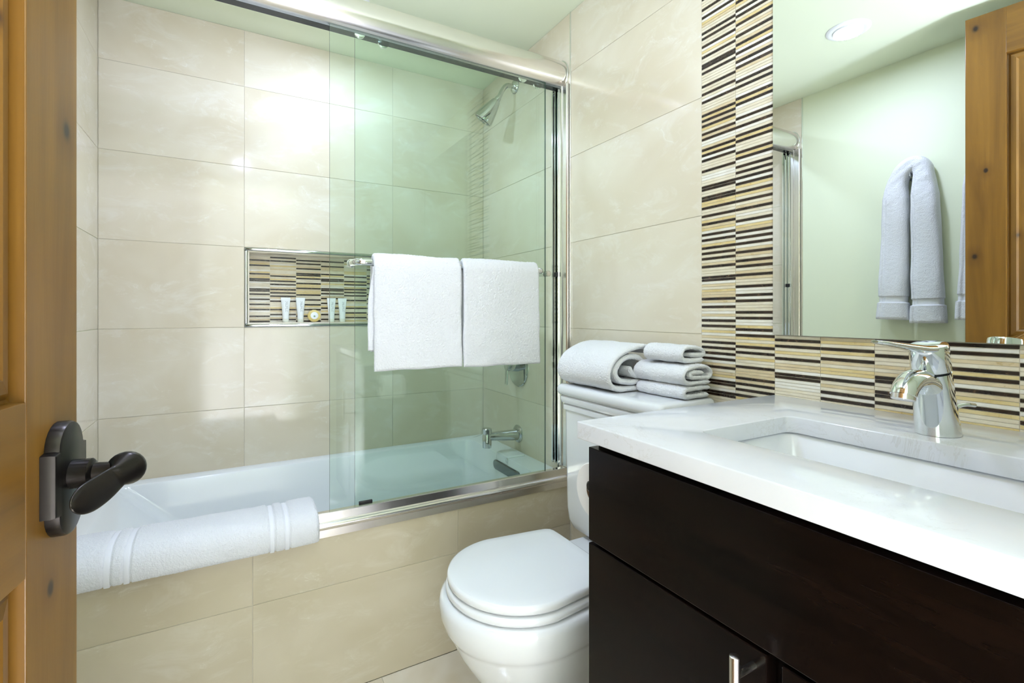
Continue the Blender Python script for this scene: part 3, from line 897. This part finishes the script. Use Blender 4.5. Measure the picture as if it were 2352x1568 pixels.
# deck behind the lid that carries the tank
rings = [rrect(0.80, 1.075, YC - 0.135, YC + 0.135, 0.03, z) for z in (0.34, 0.415)] + [rrect(0.803, 1.072, YC - 0.132, YC + 0.132, 0.028, 0.421)]
obj('bowl_deck', loft(rings), M['ceramic'], to, True, 50)
def slab(xf, xc_, xr, hw, z0, z1, r, e, taper):
    d = lambda k, z: egg(xf + k, xc_, xr - k, hw - k, z, n=112, e=e, taper=taper)
    return loft([d(r, z0), d(r * .3, z0 + r * .3), d(0, z0 + r), d(0, z1 - r), d(r * .3, z1 - r * .3), d(r, z1), d(0.03, z1 + 0.0012), d(0.09, z1 + 0.0018)])
obj('seat', slab(0.4435, 0.622, 0.826, 0.179, 0.4245, 0.4440, 0.007, 16.0, 0.14), M['seat'], to, True, 60)
obj('lid', slab(0.447, 0.622, 0.821, 0.1745, 0.4475, 0.4690, 0.007, 16.0, 0.14), M['seat'], to, True, 60)
for s in (-1, 1):
    b = lathe([(0.010, 0), (0.010, 0.034), (0.008, 0.036)], (0.838, YC + s * 0.075 - 0.017, 0.436), (0, 1, 0), 18)
    obj('hinge', b, M['seat'], to, True)
# tank
tk = [rrect(0.935, 1.080, YC - 0.165, YC + 0.165, 0.03, 0.428), rrect(0.918, 1.085, YC - 0.188, YC + 0.188, 0.03, 0.440), rrect(0.911, 1.087, YC - 0.197, YC + 0.197, 0.026, 0.462), rrect(0.908, 1.088, YC - 0.200, YC + 0.200, 0.024, 0.50), rrect(0.904, 1.088, YC - 0.203, YC + 0.203, 0.022, 0.80), rrect(0.904, 1.088, YC - 0.203, YC + 0.203, 0.022, 0.83)]
obj('tank', loft(tk), M['ceramic'], to, True, 50)
def tl(k, z): return rrect(0.884 + k, 1.094 - min(k, .006), YC - 0.219 + k, YC + 0.219 - k, max(0.02 - k * .3, .008), z)
ld_ = [tl(0.022, 0.800), tl(0.015, 0.803), tl(0.0145, 0.8165), tl(0.0195, 0.8195), tl(0.0115, 0.8235), tl(0.0075, 0.834), tl(0.0080, 0.842), tl(0.0140, 0.8455), tl(0.0045, 0.850), tl(0.0, 0.858), tl(0.0, 0.868), tl(0.003, 0.876), tl(0.009, 0.8795), tl(0.03, 0.8805)]
obj('tank_lid', loft(ld_), M['ceramic'], to, True, 40)

# towels on the tank lid ------------------------------------------------
YM = lambda a, b_, c: (a, c, b_)
def spiral(cx, cz, ax_, az, turns, shrink, start, n=64, sq=2.0):
    pts = []
    for k in range(n):
        f = k / (n - 1)
        a = start + turns * 2 * PI * f
        s_ = 1 - shrink * f
        pts.append((cx + ax_ * s_ * math.cos(a), cz + az * s_ * math.sin(a)))
    return pts
p = [(1.060, 0.985), (1.035, 1.001), (1.000, 1.004), (0.955, 0.994), (0.912, 0.972), (0.890, 0.940), (0.894, 0.908), (0.920, 0.891), (0.965, 0.888), (1.010, 0.890),
     (1.028, 0.903), (1.005, 0.906), (0.960, 0.906), (0.925, 0.915), (0.913, 0.938), (0.930, 0.962), (0.960, 0.975), (0.995, 0.972), (1.015, 0.955), (1.022, 0.930), (1.000, 0.921), (0.975, 0.932), (0.965, 0.950)]
p = [(a, b_ + 0.002) for a, b_ in p]
bm = sheet(p, 0.0145, 1.030, 1.272, 120, YM, n=420, fuzz=0.0008, edge=0.010, wob=0.003, wscale=9, seed=4.4, lump=0.0012)
# rounded bulge at the far end
tag(obj('rolled_towel', bm, M['terry_fluffy'], None, True, 60), 'large rolled white towel lying on the toilet tank lid', 'towel', 'towels stacked on the toilet tank')
def fold_towel(pts, th, y0, y1, seed, label):
    bm = sheet(pts, th, y0, y1, 90, YM, n=260, fuzz=0.0009, edge=th * 0.6, wob=0.003, wscale=12, seed=seed, lump=0.0016)
    return tag(obj('folded_towel', bm, M['terry_fluffy'], None, True, 60), label, 'towel', 'towels stacked on the toilet tank')
fold_towel([(1.078, 0.909), (1.040, 0.910), (0.995, 0.908), (0.984, 0.899), (0.992, 0.889), (1.030, 0.888), (1.072, 0.889)], 0.0125, 0.858, 1.028, 1.1, 'small folded white towel at the bottom of the stack on the tank')
fold_towel([(1.074, 0.924), (1.030, 0.922), (0.994, 0.924), (0.979, 0.940), (0.990, 0.958), (1.025, 0.965), (1.062, 0.962), (1.080, 0.948), (1.070, 0.935), (1.040, 0.935), (1.008, 0.938), (1.003, 0.947), (1.020, 0.951), (1.050, 0.948)], 0.0105, 0.855, 1.036, 2.9, 'middle white washcloth with thick rolled edge in the stack on the tank')
fold_towel([(1.070, 0.979), (1.030, 0.978), (1.000, 0.981), (0.992, 0.994), (1.004, 1.008), (1.036, 1.010), (1.066, 1.004), (1.072, 0.993), (1.050, 0.992), (1.020, 0.994)], 0.0115, 0.872, 1.006, 6.3, 'small folded white towel on top of the stack on the tank')

# ------------------------------------------------------------------ toilet paper
hy, hz = 0.757, 0.7645
h = tag(empty('paper_holder', (0.74, 0.70, hz)), 'dark bronze toilet paper holder on the side of the vanity', 'paper holder')
obj('mount_plate', lathe([(0.024, 0), (0.024, 0.004), (0.018, 0.008)], (0.745, 0.6885, hz), (0, 1, 0), 32), M['bronze'], h, True)
obj('holder_arm', tube([(0.745, 0.692, hz), (0.745, 0.735, hz), (0.737, 0.753, hz), (0.715, hy, hz), (0.66, hy, hz), (0.606, hy, hz)], 0.0075, 16, n=44), M['bronze'], h, True, 60)
obj('end_knob', lathe([(0.007, 0), (0.0105, 0.001), (0.0105, 0.005), (0.007, 0.0075)], (0.608, hy, hz), (-1, 0, 0), 24), M['bronze'], h, True)
zc_ = hz - 0.0115
r_ = tag(empty('toilet_paper_roll', (0.662, hy, zc_)), 'white toilet paper roll between the tank and the dark vanity', 'toilet paper')
bm = lathe([(0.021, 0.0), (0.053, 0.0), (0.0545, 0.0015), (0.0545, 0.0985), (0.053, 0.10), (0.021, 0.10)], (0.6116, hy, zc_), (1, 0, 0), 56, cap0=False, cap1=False)
obj('paper', bm, M['paper'], r_, True)
bm = lathe([(0.0211, 0), (0.0211, 0.10), (0.0198, 0.10), (0.0198, 0.0), (0.0211, 0)], (0.6116, hy, zc_), (1, 0, 0), 40, cap0=False, cap1=False)
obj('core', bm, M['card'], r_, True)

# ------------------------------------------------------------------ vanity
CT, CB = 0.9108, 0.8810
vc = tag(empty('vanity_cabinet', (0.82, 0.33, 0)), 'dark espresso vanity cabinet under the white countertop', 'cabinet')
VY0, VY1 = YF + 0.006, 0.688
b = bmesh.new()
bx(b, 0.568, 1.094, VY0, VY1, 0.10, 0.70)
bx(b, 0.568, 1.094, VY1 - 0.018, VY1, 0.70, CB - 0.0005)
bx(b, 0.568, 1.094, VY0, VY0 + 0.018, 0.70, CB - 0.0005)
bx(b, 0.568, 0.586, VY0 + 0.018, VY1 - 0.018, 0.70, CB - 0.0005)
obj('carcass', b, M['espresso'], vc)
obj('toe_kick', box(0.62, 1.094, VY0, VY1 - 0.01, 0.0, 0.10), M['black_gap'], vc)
obj('drawer_front', box(0.547, 0.567, VY0 + 0.002, 0.690, 0.7025, 0.8650), M['espresso'], vc, bevel=0.0012)
d1 = obj('door', box(0.547, 0.567, 0.3575, 0.690, 0.105, 0.6970), M['espresso'], vc, bevel=0.0012)
d2 = obj('door', box(0.547, 0.567, VY0 + 0.002, 0.3390, 0.105, 0.6970), M['espresso'], vc, bevel=0.0012)
for d, yy in ((d1, 0.374),):
    hb = bmesh.new()
    lathe([(0.0045, 0), (0.006, 0.001), (0.006, 0.159), (0.0045, 0.160)], (0.512, yy, 0.540), (0, 0, 1), 20, bm=hb)
    obj('bar_handle', hb, M['satin'], d, True)
    for zz in (0.572, 0.676):
        obj('handle_standoff', lathe([(0.0045, 0), (0.0045, 0.036)], (0.513, yy, zz), (1, 0, 0), 16), M['satin'], d, True)
yy = 0.322
hb = lathe([(0.0045, 0), (0.006, 0.001), (0.006, 0.159), (0.0045, 0.160)], (0.512, yy - 0.20, 0.440), (0, 0, 1), 20)
hb.free()

# countertop with the sink cut-out
SX0, SX1, SY0, SY1 = 0.652, 0.896, 0.095, 0.541
def annulus(zt, zb, ox0, ox1, oy0, oy1, inner_t, inner_b):
    bm = bmesh.new()
    o = [(ox0, oy0), (ox1, oy0), (ox1, oy1), (ox0, oy1)]
    for z, inn, up in ((zt, inner_t, True), (zb, inner_b, False)):
        ov = [bm.verts.new((x, y, z)) for x, y in o]
        iv = [bm.verts.new((p[0], p[1], z)) for p in inn]
        es = [bm.edges.new((ov[i], ov[(i + 1) % 4])) for i in range(4)] + [bm.edges.new((iv[i], iv[(i + 1) % len(iv)])) for i in range(len(iv))]
        bmesh.ops.triangle_fill(bm, edges=es, use_beauty=True)
        if up: OT, IT = ov, iv
        else: OB, IB = ov, iv
    for A, B in ((OT, OB), (IT, IB)):
        n = len(A)
        for i in range(n):
            bm.faces.new((A[i], A[(i + 1) % n], B[(i + 1) % n], B[i]))
    return bm
inn = rrect(SX0, SX1, SY0, SY1, 0.018, 0, 6)
bm = annulus(CT, CB, 0.527, XR - 0.0012, YF + 0.002, 0.698, inn, inn)
bmesh.ops.recalc_face_normals(bm, faces=bm.faces)
es = [e for e in bm.edges if len(e.link_faces) == 2 and e.calc_face_angle(0) > 1.2 and all(abs(v.co.z - CT) < 1e-5 or True for v in e.verts)]
bmesh.ops.bevel(bm, geom=es, offset=0.0022, segments=3, profile=0.5, affect='EDGES', clamp_overlap=True)
ct = tag(obj('countertop', bm, M['quartz'], None, True, 30), 'white quartz vanity countertop with rectangular sink cut-out', 'countertop')
# basin
sk = tag(empty('sink_basin', (0.774, 0.32, 0.76)), 'white rectangular undermount sink below the countertop', 'sink')
k = 0.009
rs = [rrect(SX0 - 0.03, SX1 + 0.03, SY0 - 0.03, SY1 + 0.03, 0.03, 0.8665), rrect(SX0 - 0.03, SX1 + 0.03, SY0 - 0.03, SY1 + 0.03, 0.03, 0.8795),
      rrect(SX0 - k, SX1 + k, SY0 - k, SY1 + k, 0.030, 0.8795), rrect(SX0 - k + .003, SX1 + k - .003, SY0 - k + .003, SY1 + k - .003, 0.030, 0.8765),
      rrect(SX0 + .004, SX1 - .004, SY0 + .006, SY1 - .006, 0.034, 0.80), rrect(SX0 + .016, SX1 - .016, SY0 + .02, SY1 - .02, 0.04, 0.765), rrect(SX0 + .04, SX1 - .04, SY0 + .05, SY1 - .05, 0.04, 0.752), rrect(SX0 + .09, SX1 - .09, SY0 + .16, SY1 - .16, 0.03, 0.748)]
obj('basin', loft(rs, cap0=False), M['ceramic'], sk, True, 50)
obj('drain', lathe([(0.024, 0), (0.022, 0.003), (0.014, 0.0035), (0.012, 0.006)], (0.774, 0.32, 0.7475), (0, 0, 1), 32), M['chrome'], sk, True)

# ------------------------------------------------------------------ faucet
FXc, FYc = 0.966, 0.345
fa = tag(empty('basin_faucet', (FXc, FYc, CT)), 'chrome single-lever faucet behind the sink', 'faucet')
def el(cx, cy, cz, a, b_, n=40, tilt=0.0):
    return [(cx + a * math.cos(2 * PI * q / n), cy + b_ * math.sin(2 * PI * q / n), cz + tilt * a * math.cos(2 * PI * q / n)) for q in range(n)]
lean = (0.932 - FXc) / 0.142
def ax_at(z): return FXc + lean * (z - CT)
TI = -lean * 0.9
bod = [el(FXc, FYc, CT + 0.0005, 0.0335, 0.0285), el(FXc, FYc, CT + 0.003, 0.0335, 0.0285)]
for z, a, bb, t in ((0.935, .0305, .0275, 0.05), (0.96, .0280, .0265, .10), (0.985, .0262, .0255, .16), (1.003, .0252, .0248, .22), (1.0085, .0250, .0246, .22)):
    bod.append(el(ax_at(z), FYc, z, a, bb, tilt=t))
obj('body', loft(bod), M['chrome'], fa, True, 60)
rg = [el(ax_at(1.009), FYc, 1.009, .0238, .0234, tilt=.22), el(ax_at(1.0125), FYc, 1.0125, .0238, .0234, tilt=.22)]
obj('joint_ring', loft(rg), M['dark_chrome'], fa, True)
hl = [el(ax_at(z), FYc, z, a, a * .98, tilt=.22) for z, a in ((1.0118, .0248), (1.0128, .0255), (1.048, .0250), (1.0515, .0243), (1.0525, .0225), (1.054, .012))]
hdl = obj('handle_cap', loft(hl), M['chrome'], fa, True, 40)
# lever blade
rings = []
for f, x, z, hw, ht in ((0, .925, 1.0460, .0200, .0060), (.25, .895, 1.0470, .0165, .0058), (.5, .850, 1.0520, .0125, .0046), (.8, .800, 1.0578, .0100, .0034), (.95, .778, 1.0600, .0085, .0026), (1, .771, 1.0608, .0040, .0015)):
    rings.append([(x, FYc + hw * math.copysign(abs(math.cos(2 * PI * q / 20)) ** .6, math.cos(2 * PI * q / 20)), z + ht * math.copysign(abs(math.sin(2 * PI * q / 20)) ** .8, math.sin(2 * PI * q / 20))) for q in range(20)])
obj('lever', loft(rings), M['chrome'], hdl, True, 50)
b = tube([(0.945, FYc, 0.978), (0.925, FYc, 0.992), (0.900, FYc, 1.000), (0.875, FYc, 0.9985), (0.858, FYc, 0.989), (0.853, FYc, 0.980)], lambda f: 0.0195 - 0.003 * f, 26, n=34, squash=lambda f: (0.82 + .1 * f, 1.0))
obj('spout', b, M['chrome'], fa, True, 60)
b = lathe([(0.0150, 0), (0.0150, 0.007), (0.0135, 0.0085), (0.010, 0.0085)], (0.8535, FYc, 0.9815), (-0.25, 0, -1), 28)
obj('aerator', b, M['steel'], fa, True)
b = tube([(0.995, 0.344, 0.918), (1.002, 0.341, 0.938), (1.012, 0.336, 0.950), (1.024, 0.329, 0.9535), (1.036, 0.322, 0.9525)], 0.0032, 12, n=30)
obj('popup_rod', b, M['chrome'], fa, True, 60)

# ------------------------------------------------------------------ mirror
mi = tag(empty('wall_mirror', (XR, 0.36, 1.05)), 'large frameless wall mirror above the sink', 'mirror')
b = box(XR - 0.010, XR - 0.0005, 0.017, 0.6965, 1.0505, 2.050)
b.normal_update()
for f in b.faces: f.material_index = 0 if f.normal.x < -0.5 else 1
obj('mirror_glass', b, [M['mirror'], M['mirror_edge']], mi)

# ------------------------------------------------------------------ wall towels reflected in the mirror
def wall_towel(yc, label, hook_label):
    x0 = XL
    hk = tag(empty('robe_hook', (x0, yc, 1.70)), hook_label, 'hook', 'robe hooks on the painted wall')
    obj('hook_plate', lathe([(0.02, 0), (0.02, 0.004), (0.015, 0.007)], (x0, yc, 1.690), (1, 0, 0), 24), M['chrome'], hk, True)
    obj('hook_arm', tube([(x0 + 0.004, yc, 1.690), (x0 + 0.03, yc, 1.688), (x0 + 0.052, yc, 1.694), (x0 + 0.060, yc, 1.708)], 0.006, 12, n=24), M['chrome'], hk, True, 60)
    e = tag(empty('hanging_towel', (x0, yc, 1.05)), label, 'towel', 'white towels hanging on the painted wall')
    # left leg, over the hook, right leg (left = towards the tub)
    pts = [(yc + 0.066, 1.072), (yc + 0.063, 1.18), (yc + 0.060, 1.32), (yc + 0.057, 1.50), (yc + 0.054, 1.61), (yc + 0.046, 1.672), (yc + 0.018, 1.722), (yc - 0.020, 1.738), (yc - 0.043, 1.708), (yc - 0.049, 1.62), (yc - 0.052, 1.50), (yc - 0.056, 1.32), (yc - 0.060, 1.18), (yc - 0.062, 1.058)]
    P = smooth_path([(x0 + 0.042, a, b_) for a, b_ in pts], 420)
    L = [0.0]
    for a, b_ in zip(P[:-1], P[1:]): L.append(L[-1] + (b_ - a).length)
    m = len(P); rings = []; seg = 96
    for i in range(m):
        t = (P[min(i + 1, m - 1)] - P[max(i - 1, 0)]).normalized()
        inp = Vector((1, 0, 0)).cross(t).normalized()
        z = P[i].z
        f = min(1.0, max(0.0, (z - 1.05) / 0.66))
        w = 0.057 - 0.012 * min(1, f / 0.85)       # half width in the wall plane
        if z > 1.60: w -= 0.012 * min(1.0, (z - 1.60) / 0.09)
        d = 0.036 + 0.003 * math.sin(z * 17)
        leg_end = min(L[i], L[-1] - L[i])
        if 0.075 < leg_end < 0.100: w -= 0.004; d -= 0.006
        if leg_end < 0.075: w += 0.003 + 0.04 * (0.075 - leg_end)
        if leg_end < 0.012: s_ = math.sqrt(max(0.05, 1 - (1 - leg_end / 0.012) ** 2)); d *= 0.55 + .45 * s_
        ring = []
        for k in range(seg):
            a = 2 * PI * k / seg
            ca, sa_ = math.cos(a), math.sin(a)
            ca = math.copysign(abs(ca) ** 0.62, ca); sa_ = math.copysign(abs(sa_) ** 0.62, sa_)
            q = P[i] + inp * (w * ca) + Vector((1, 0, 0)) * (d * sa_)
            nz = noise.noise(Vector((q.x * 18, q.y * 18, q.z * 10)) + Vector((yc * 9, 0, 0)))
            crease = noise.noise(Vector((a * 0.7, q.z * 30 + q.y * 20, yc))) * 0.011 * max(0, f - 0.70) * 4
            fold = -0.16 * math.exp(-((a - (1.05 if i > m / 2 else 2.0)) / 0.16) ** 2) * (1 - max(0, f - 0.8) * 4)
            rr = 1 + 0.14 * nz + crease * 12 + fold + random.uniform(-0.018, 0.018)
            q = P[i] + inp * (w * ca * (1 + .05 * nz)) + Vector((1, 0, 0)) * (d * sa_ * rr)
            q.x = max(q.x, x0 + 0.003)
            ring.append(q)
        rings.append(ring)
    tw = obj('terry_folds', loft(rings), M['terry'], e, True, 70)
    for s in (0, 1):
        idx = [i for i in range(m) if 0.073 < (L[i] if s == 0 else L[-1] - L[i]) < 0.102]
        rr = []
        for i in idx:
            c = sum((Vector(p_) for p_ in rings[i]), Vector()) / seg
            rr.append([c + (Vector(p_) - c) * 1.012 for p_ in rings[i]])
        for r__ in rr:
            for q in r__: q.x = max(q.x, x0 + 0.002)
        obj('woven_band', loft(rr), M['weave'], e, True, 70)
wall_towel(1.003, 'white towel hanging on the painted wall, fully visible in the mirror', 'small chrome hook under the fully visible towel on the painted wall')
wall_towel(0.725, 'white towel hanging on the painted wall, mostly hidden behind the wooden door', 'small chrome hook under the towel behind the wooden door')

# ------------------------------------------------------------------ wooden door
TH = math.radians(8.5); DW = 0.80
hinge = Vector((-0.157, 0.754, 0)) - Vector((math.sin(TH), math.cos(TH), 0)) * DW
door = tag(empty('door_1', (hinge.x, hinge.y, 0.0), PI / 2 - TH), 'open knotty wood panel door with dark bronze lever', kind='structure')
KN = [(DW - 0.0253, 1.3046, 0.0075), (DW - 0.0607, 0.81, 0.005), (DW - 0.028, 2.128, 0.008), (DW - 0.055, 1.61, 0.006)]
W_st = wood('knotty_alder_stile', 'z', KN)
W_ra = wood('knotty_alder_rail', 'x', [(0.30, 0.93, 0.007)])
W_pa = wood('knotty_alder_panel', 'z', [(DW - 0.135, 1.37, 0.004), (0.4, 1.6, 0.009), (0.30, 0.55, 0.008)])
def dpart(name, bm, mat, **kw):
    return obj(name, bm, mat, door, keep=True, **kw)
DT = 0.042; SW = 0.107; HT = 2.171; Z_ = 0.008
dpart('stile', box(DW - SW, DW, 0, DT, Z_, HT), W_st, bevel=0.0012)
dpart('stile', box(0, SW, 0, DT, Z_, HT), W_st, bevel=0.0012)
for z0, z1 in ((Z_, 0.25), (0.843, 1.0135), (2.010, HT)):
    dpart('rail', box(SW, DW - SW, 0.0002, DT - 0.0002, z0, z1), W_ra, bevel=0.0008)
for z0, z1 in ((0.25, 0.843), (1.0135, 2.010)):
    bm = bmesh.new()
    x0, x1 = SW, DW - SW
    for side in (0, 1):
        Y = (lambda v: v) if side == 0 else (lambda v: DT - v)
        prof = [(0.0, 0.0015), (0.0008, 0.0125), (0.0045, 0.0130), (0.0110, 0.0085), (0.0240, 0.0060), (0.0300, 0.0110), (0.0350, 0.0112), (0.0750, 0.0060), (0.0770, 0.0055)]
        rr = [[(x0 + k, Y(y), z0 + k), (x1 - k, Y(y), z0 + k), (x1 - k, Y(y), z1 - k), (x0 + k, Y(y), z1 - k)] for k, y in prof]
        loft(rr, bm, cap0=False)
    dpart('panel', bm, W_pa)
# lever set; the leaf's visible face is local y = 0, out of it is -y
px, pz = DW - 0.0465, 0.9215
out = []
hw, hh, sh_ = 0.0370, 0.0370, 0.028
for k in range(13):
    a = PI * k / 12
    out.append((px + sh_ * math.cos(a), pz + 0.0345 + 0.0270 * math.sin(a)))
out += [(px - hw, pz + 0.0325), (px - hw, pz - 0.0325)]
for k in range(13):
    a = PI + PI * k / 12
    out.append((px + sh_ * math.cos(a), pz - 0.0345 + 0.0270 * math.sin(a)))
out += [(px + hw, pz - 0.0325), (px + hw, pz + 0.0325)]
def inset(poly, k):
    c = Vector((px, pz)); return [(c.x + (p_[0] - c.x) * (1 - k / 0.037), c.y + (p_[1] - c.y) * (1 - k / 0.062)) for p_ in poly]
bm = loft([[(p_[0], y, p_[1]) for p_ in inset(out, kk)] for kk, y in ((0, -0.0002), (0, -0.009), (0.0015, -0.0125), (0.004, -0.0135))])
lv = dpart('escutcheon_plate', bm, M['bronze'], smooth=True, angle=30)
bm = lathe([(0.0155, 0.013), (0.0155, 0.030), (0.0135, 0.032), (0.0105, 0.033), (0.0095, 0.050), (0.0105, 0.058)], (px, 0, pz + 0.003), (0, -1, 0), 28)
o = dpart('lever_neck', bm, M['bronze'], smooth=True)
bm = bmesh.new()
ctr = Vector((px + 0.002, -0.0615, pz + 0.003))
PTS = [(px + 0.016, -0.0605, pz + 0.004), (px + 0.003, -0.0612, pz + 0.0035), (px - 0.011, -0.0600, pz + 0.0015), (px - 0.026, -0.0560, pz - 0.0025), (px - 0.041, -0.0505, pz - 0.0065), (px - 0.058, -0.0440, pz - 0.0095), (px - 0.073, -0.0390, pz - 0.0110)]
def lr(f):
    if f < .16: return 0.004 + (0.0190 - 0.004) * math.sqrt(max(0, 1 - (1 - f / .16) ** 2))
    if f < .34: return 0.0190 - 0.0065 * (f - .16) / .18
    if f < .72: return 0.0125 + 0.0030 * math.sin((f - .34) / .38 * PI / 2)
    return 0.0155 * math.sqrt(max(0.015, 1 - ((f - .72) / .285) ** 2))
def lq(f):
    k = min(1, max(0, (f - .18) / .22))
    return (1.0, 1.0 - 0.74 * k)
bm = tube(PTS, lr, 24, n=70, squash=lq, up=(0, 0.35, 1))
o = dpart('lever', bm, M['bronze'], smooth=True, angle=60)
for zz in (0.25, 1.08, 1.95):
    dpart('door_hinge', lathe([(0.006, 0), (0.007, 0.002), (0.007, 0.098), (0.006, 0.10)], (-0.004, -0.004, zz), (0, 0, 1), 16), M['bronze'], smooth=True)
dpart('latch_plate', box(DW - 0.0005, DW + 0.001, 0.009, 0.033, 0.895, 0.955), M['bronze'], bevel=0.0004, seg=1)
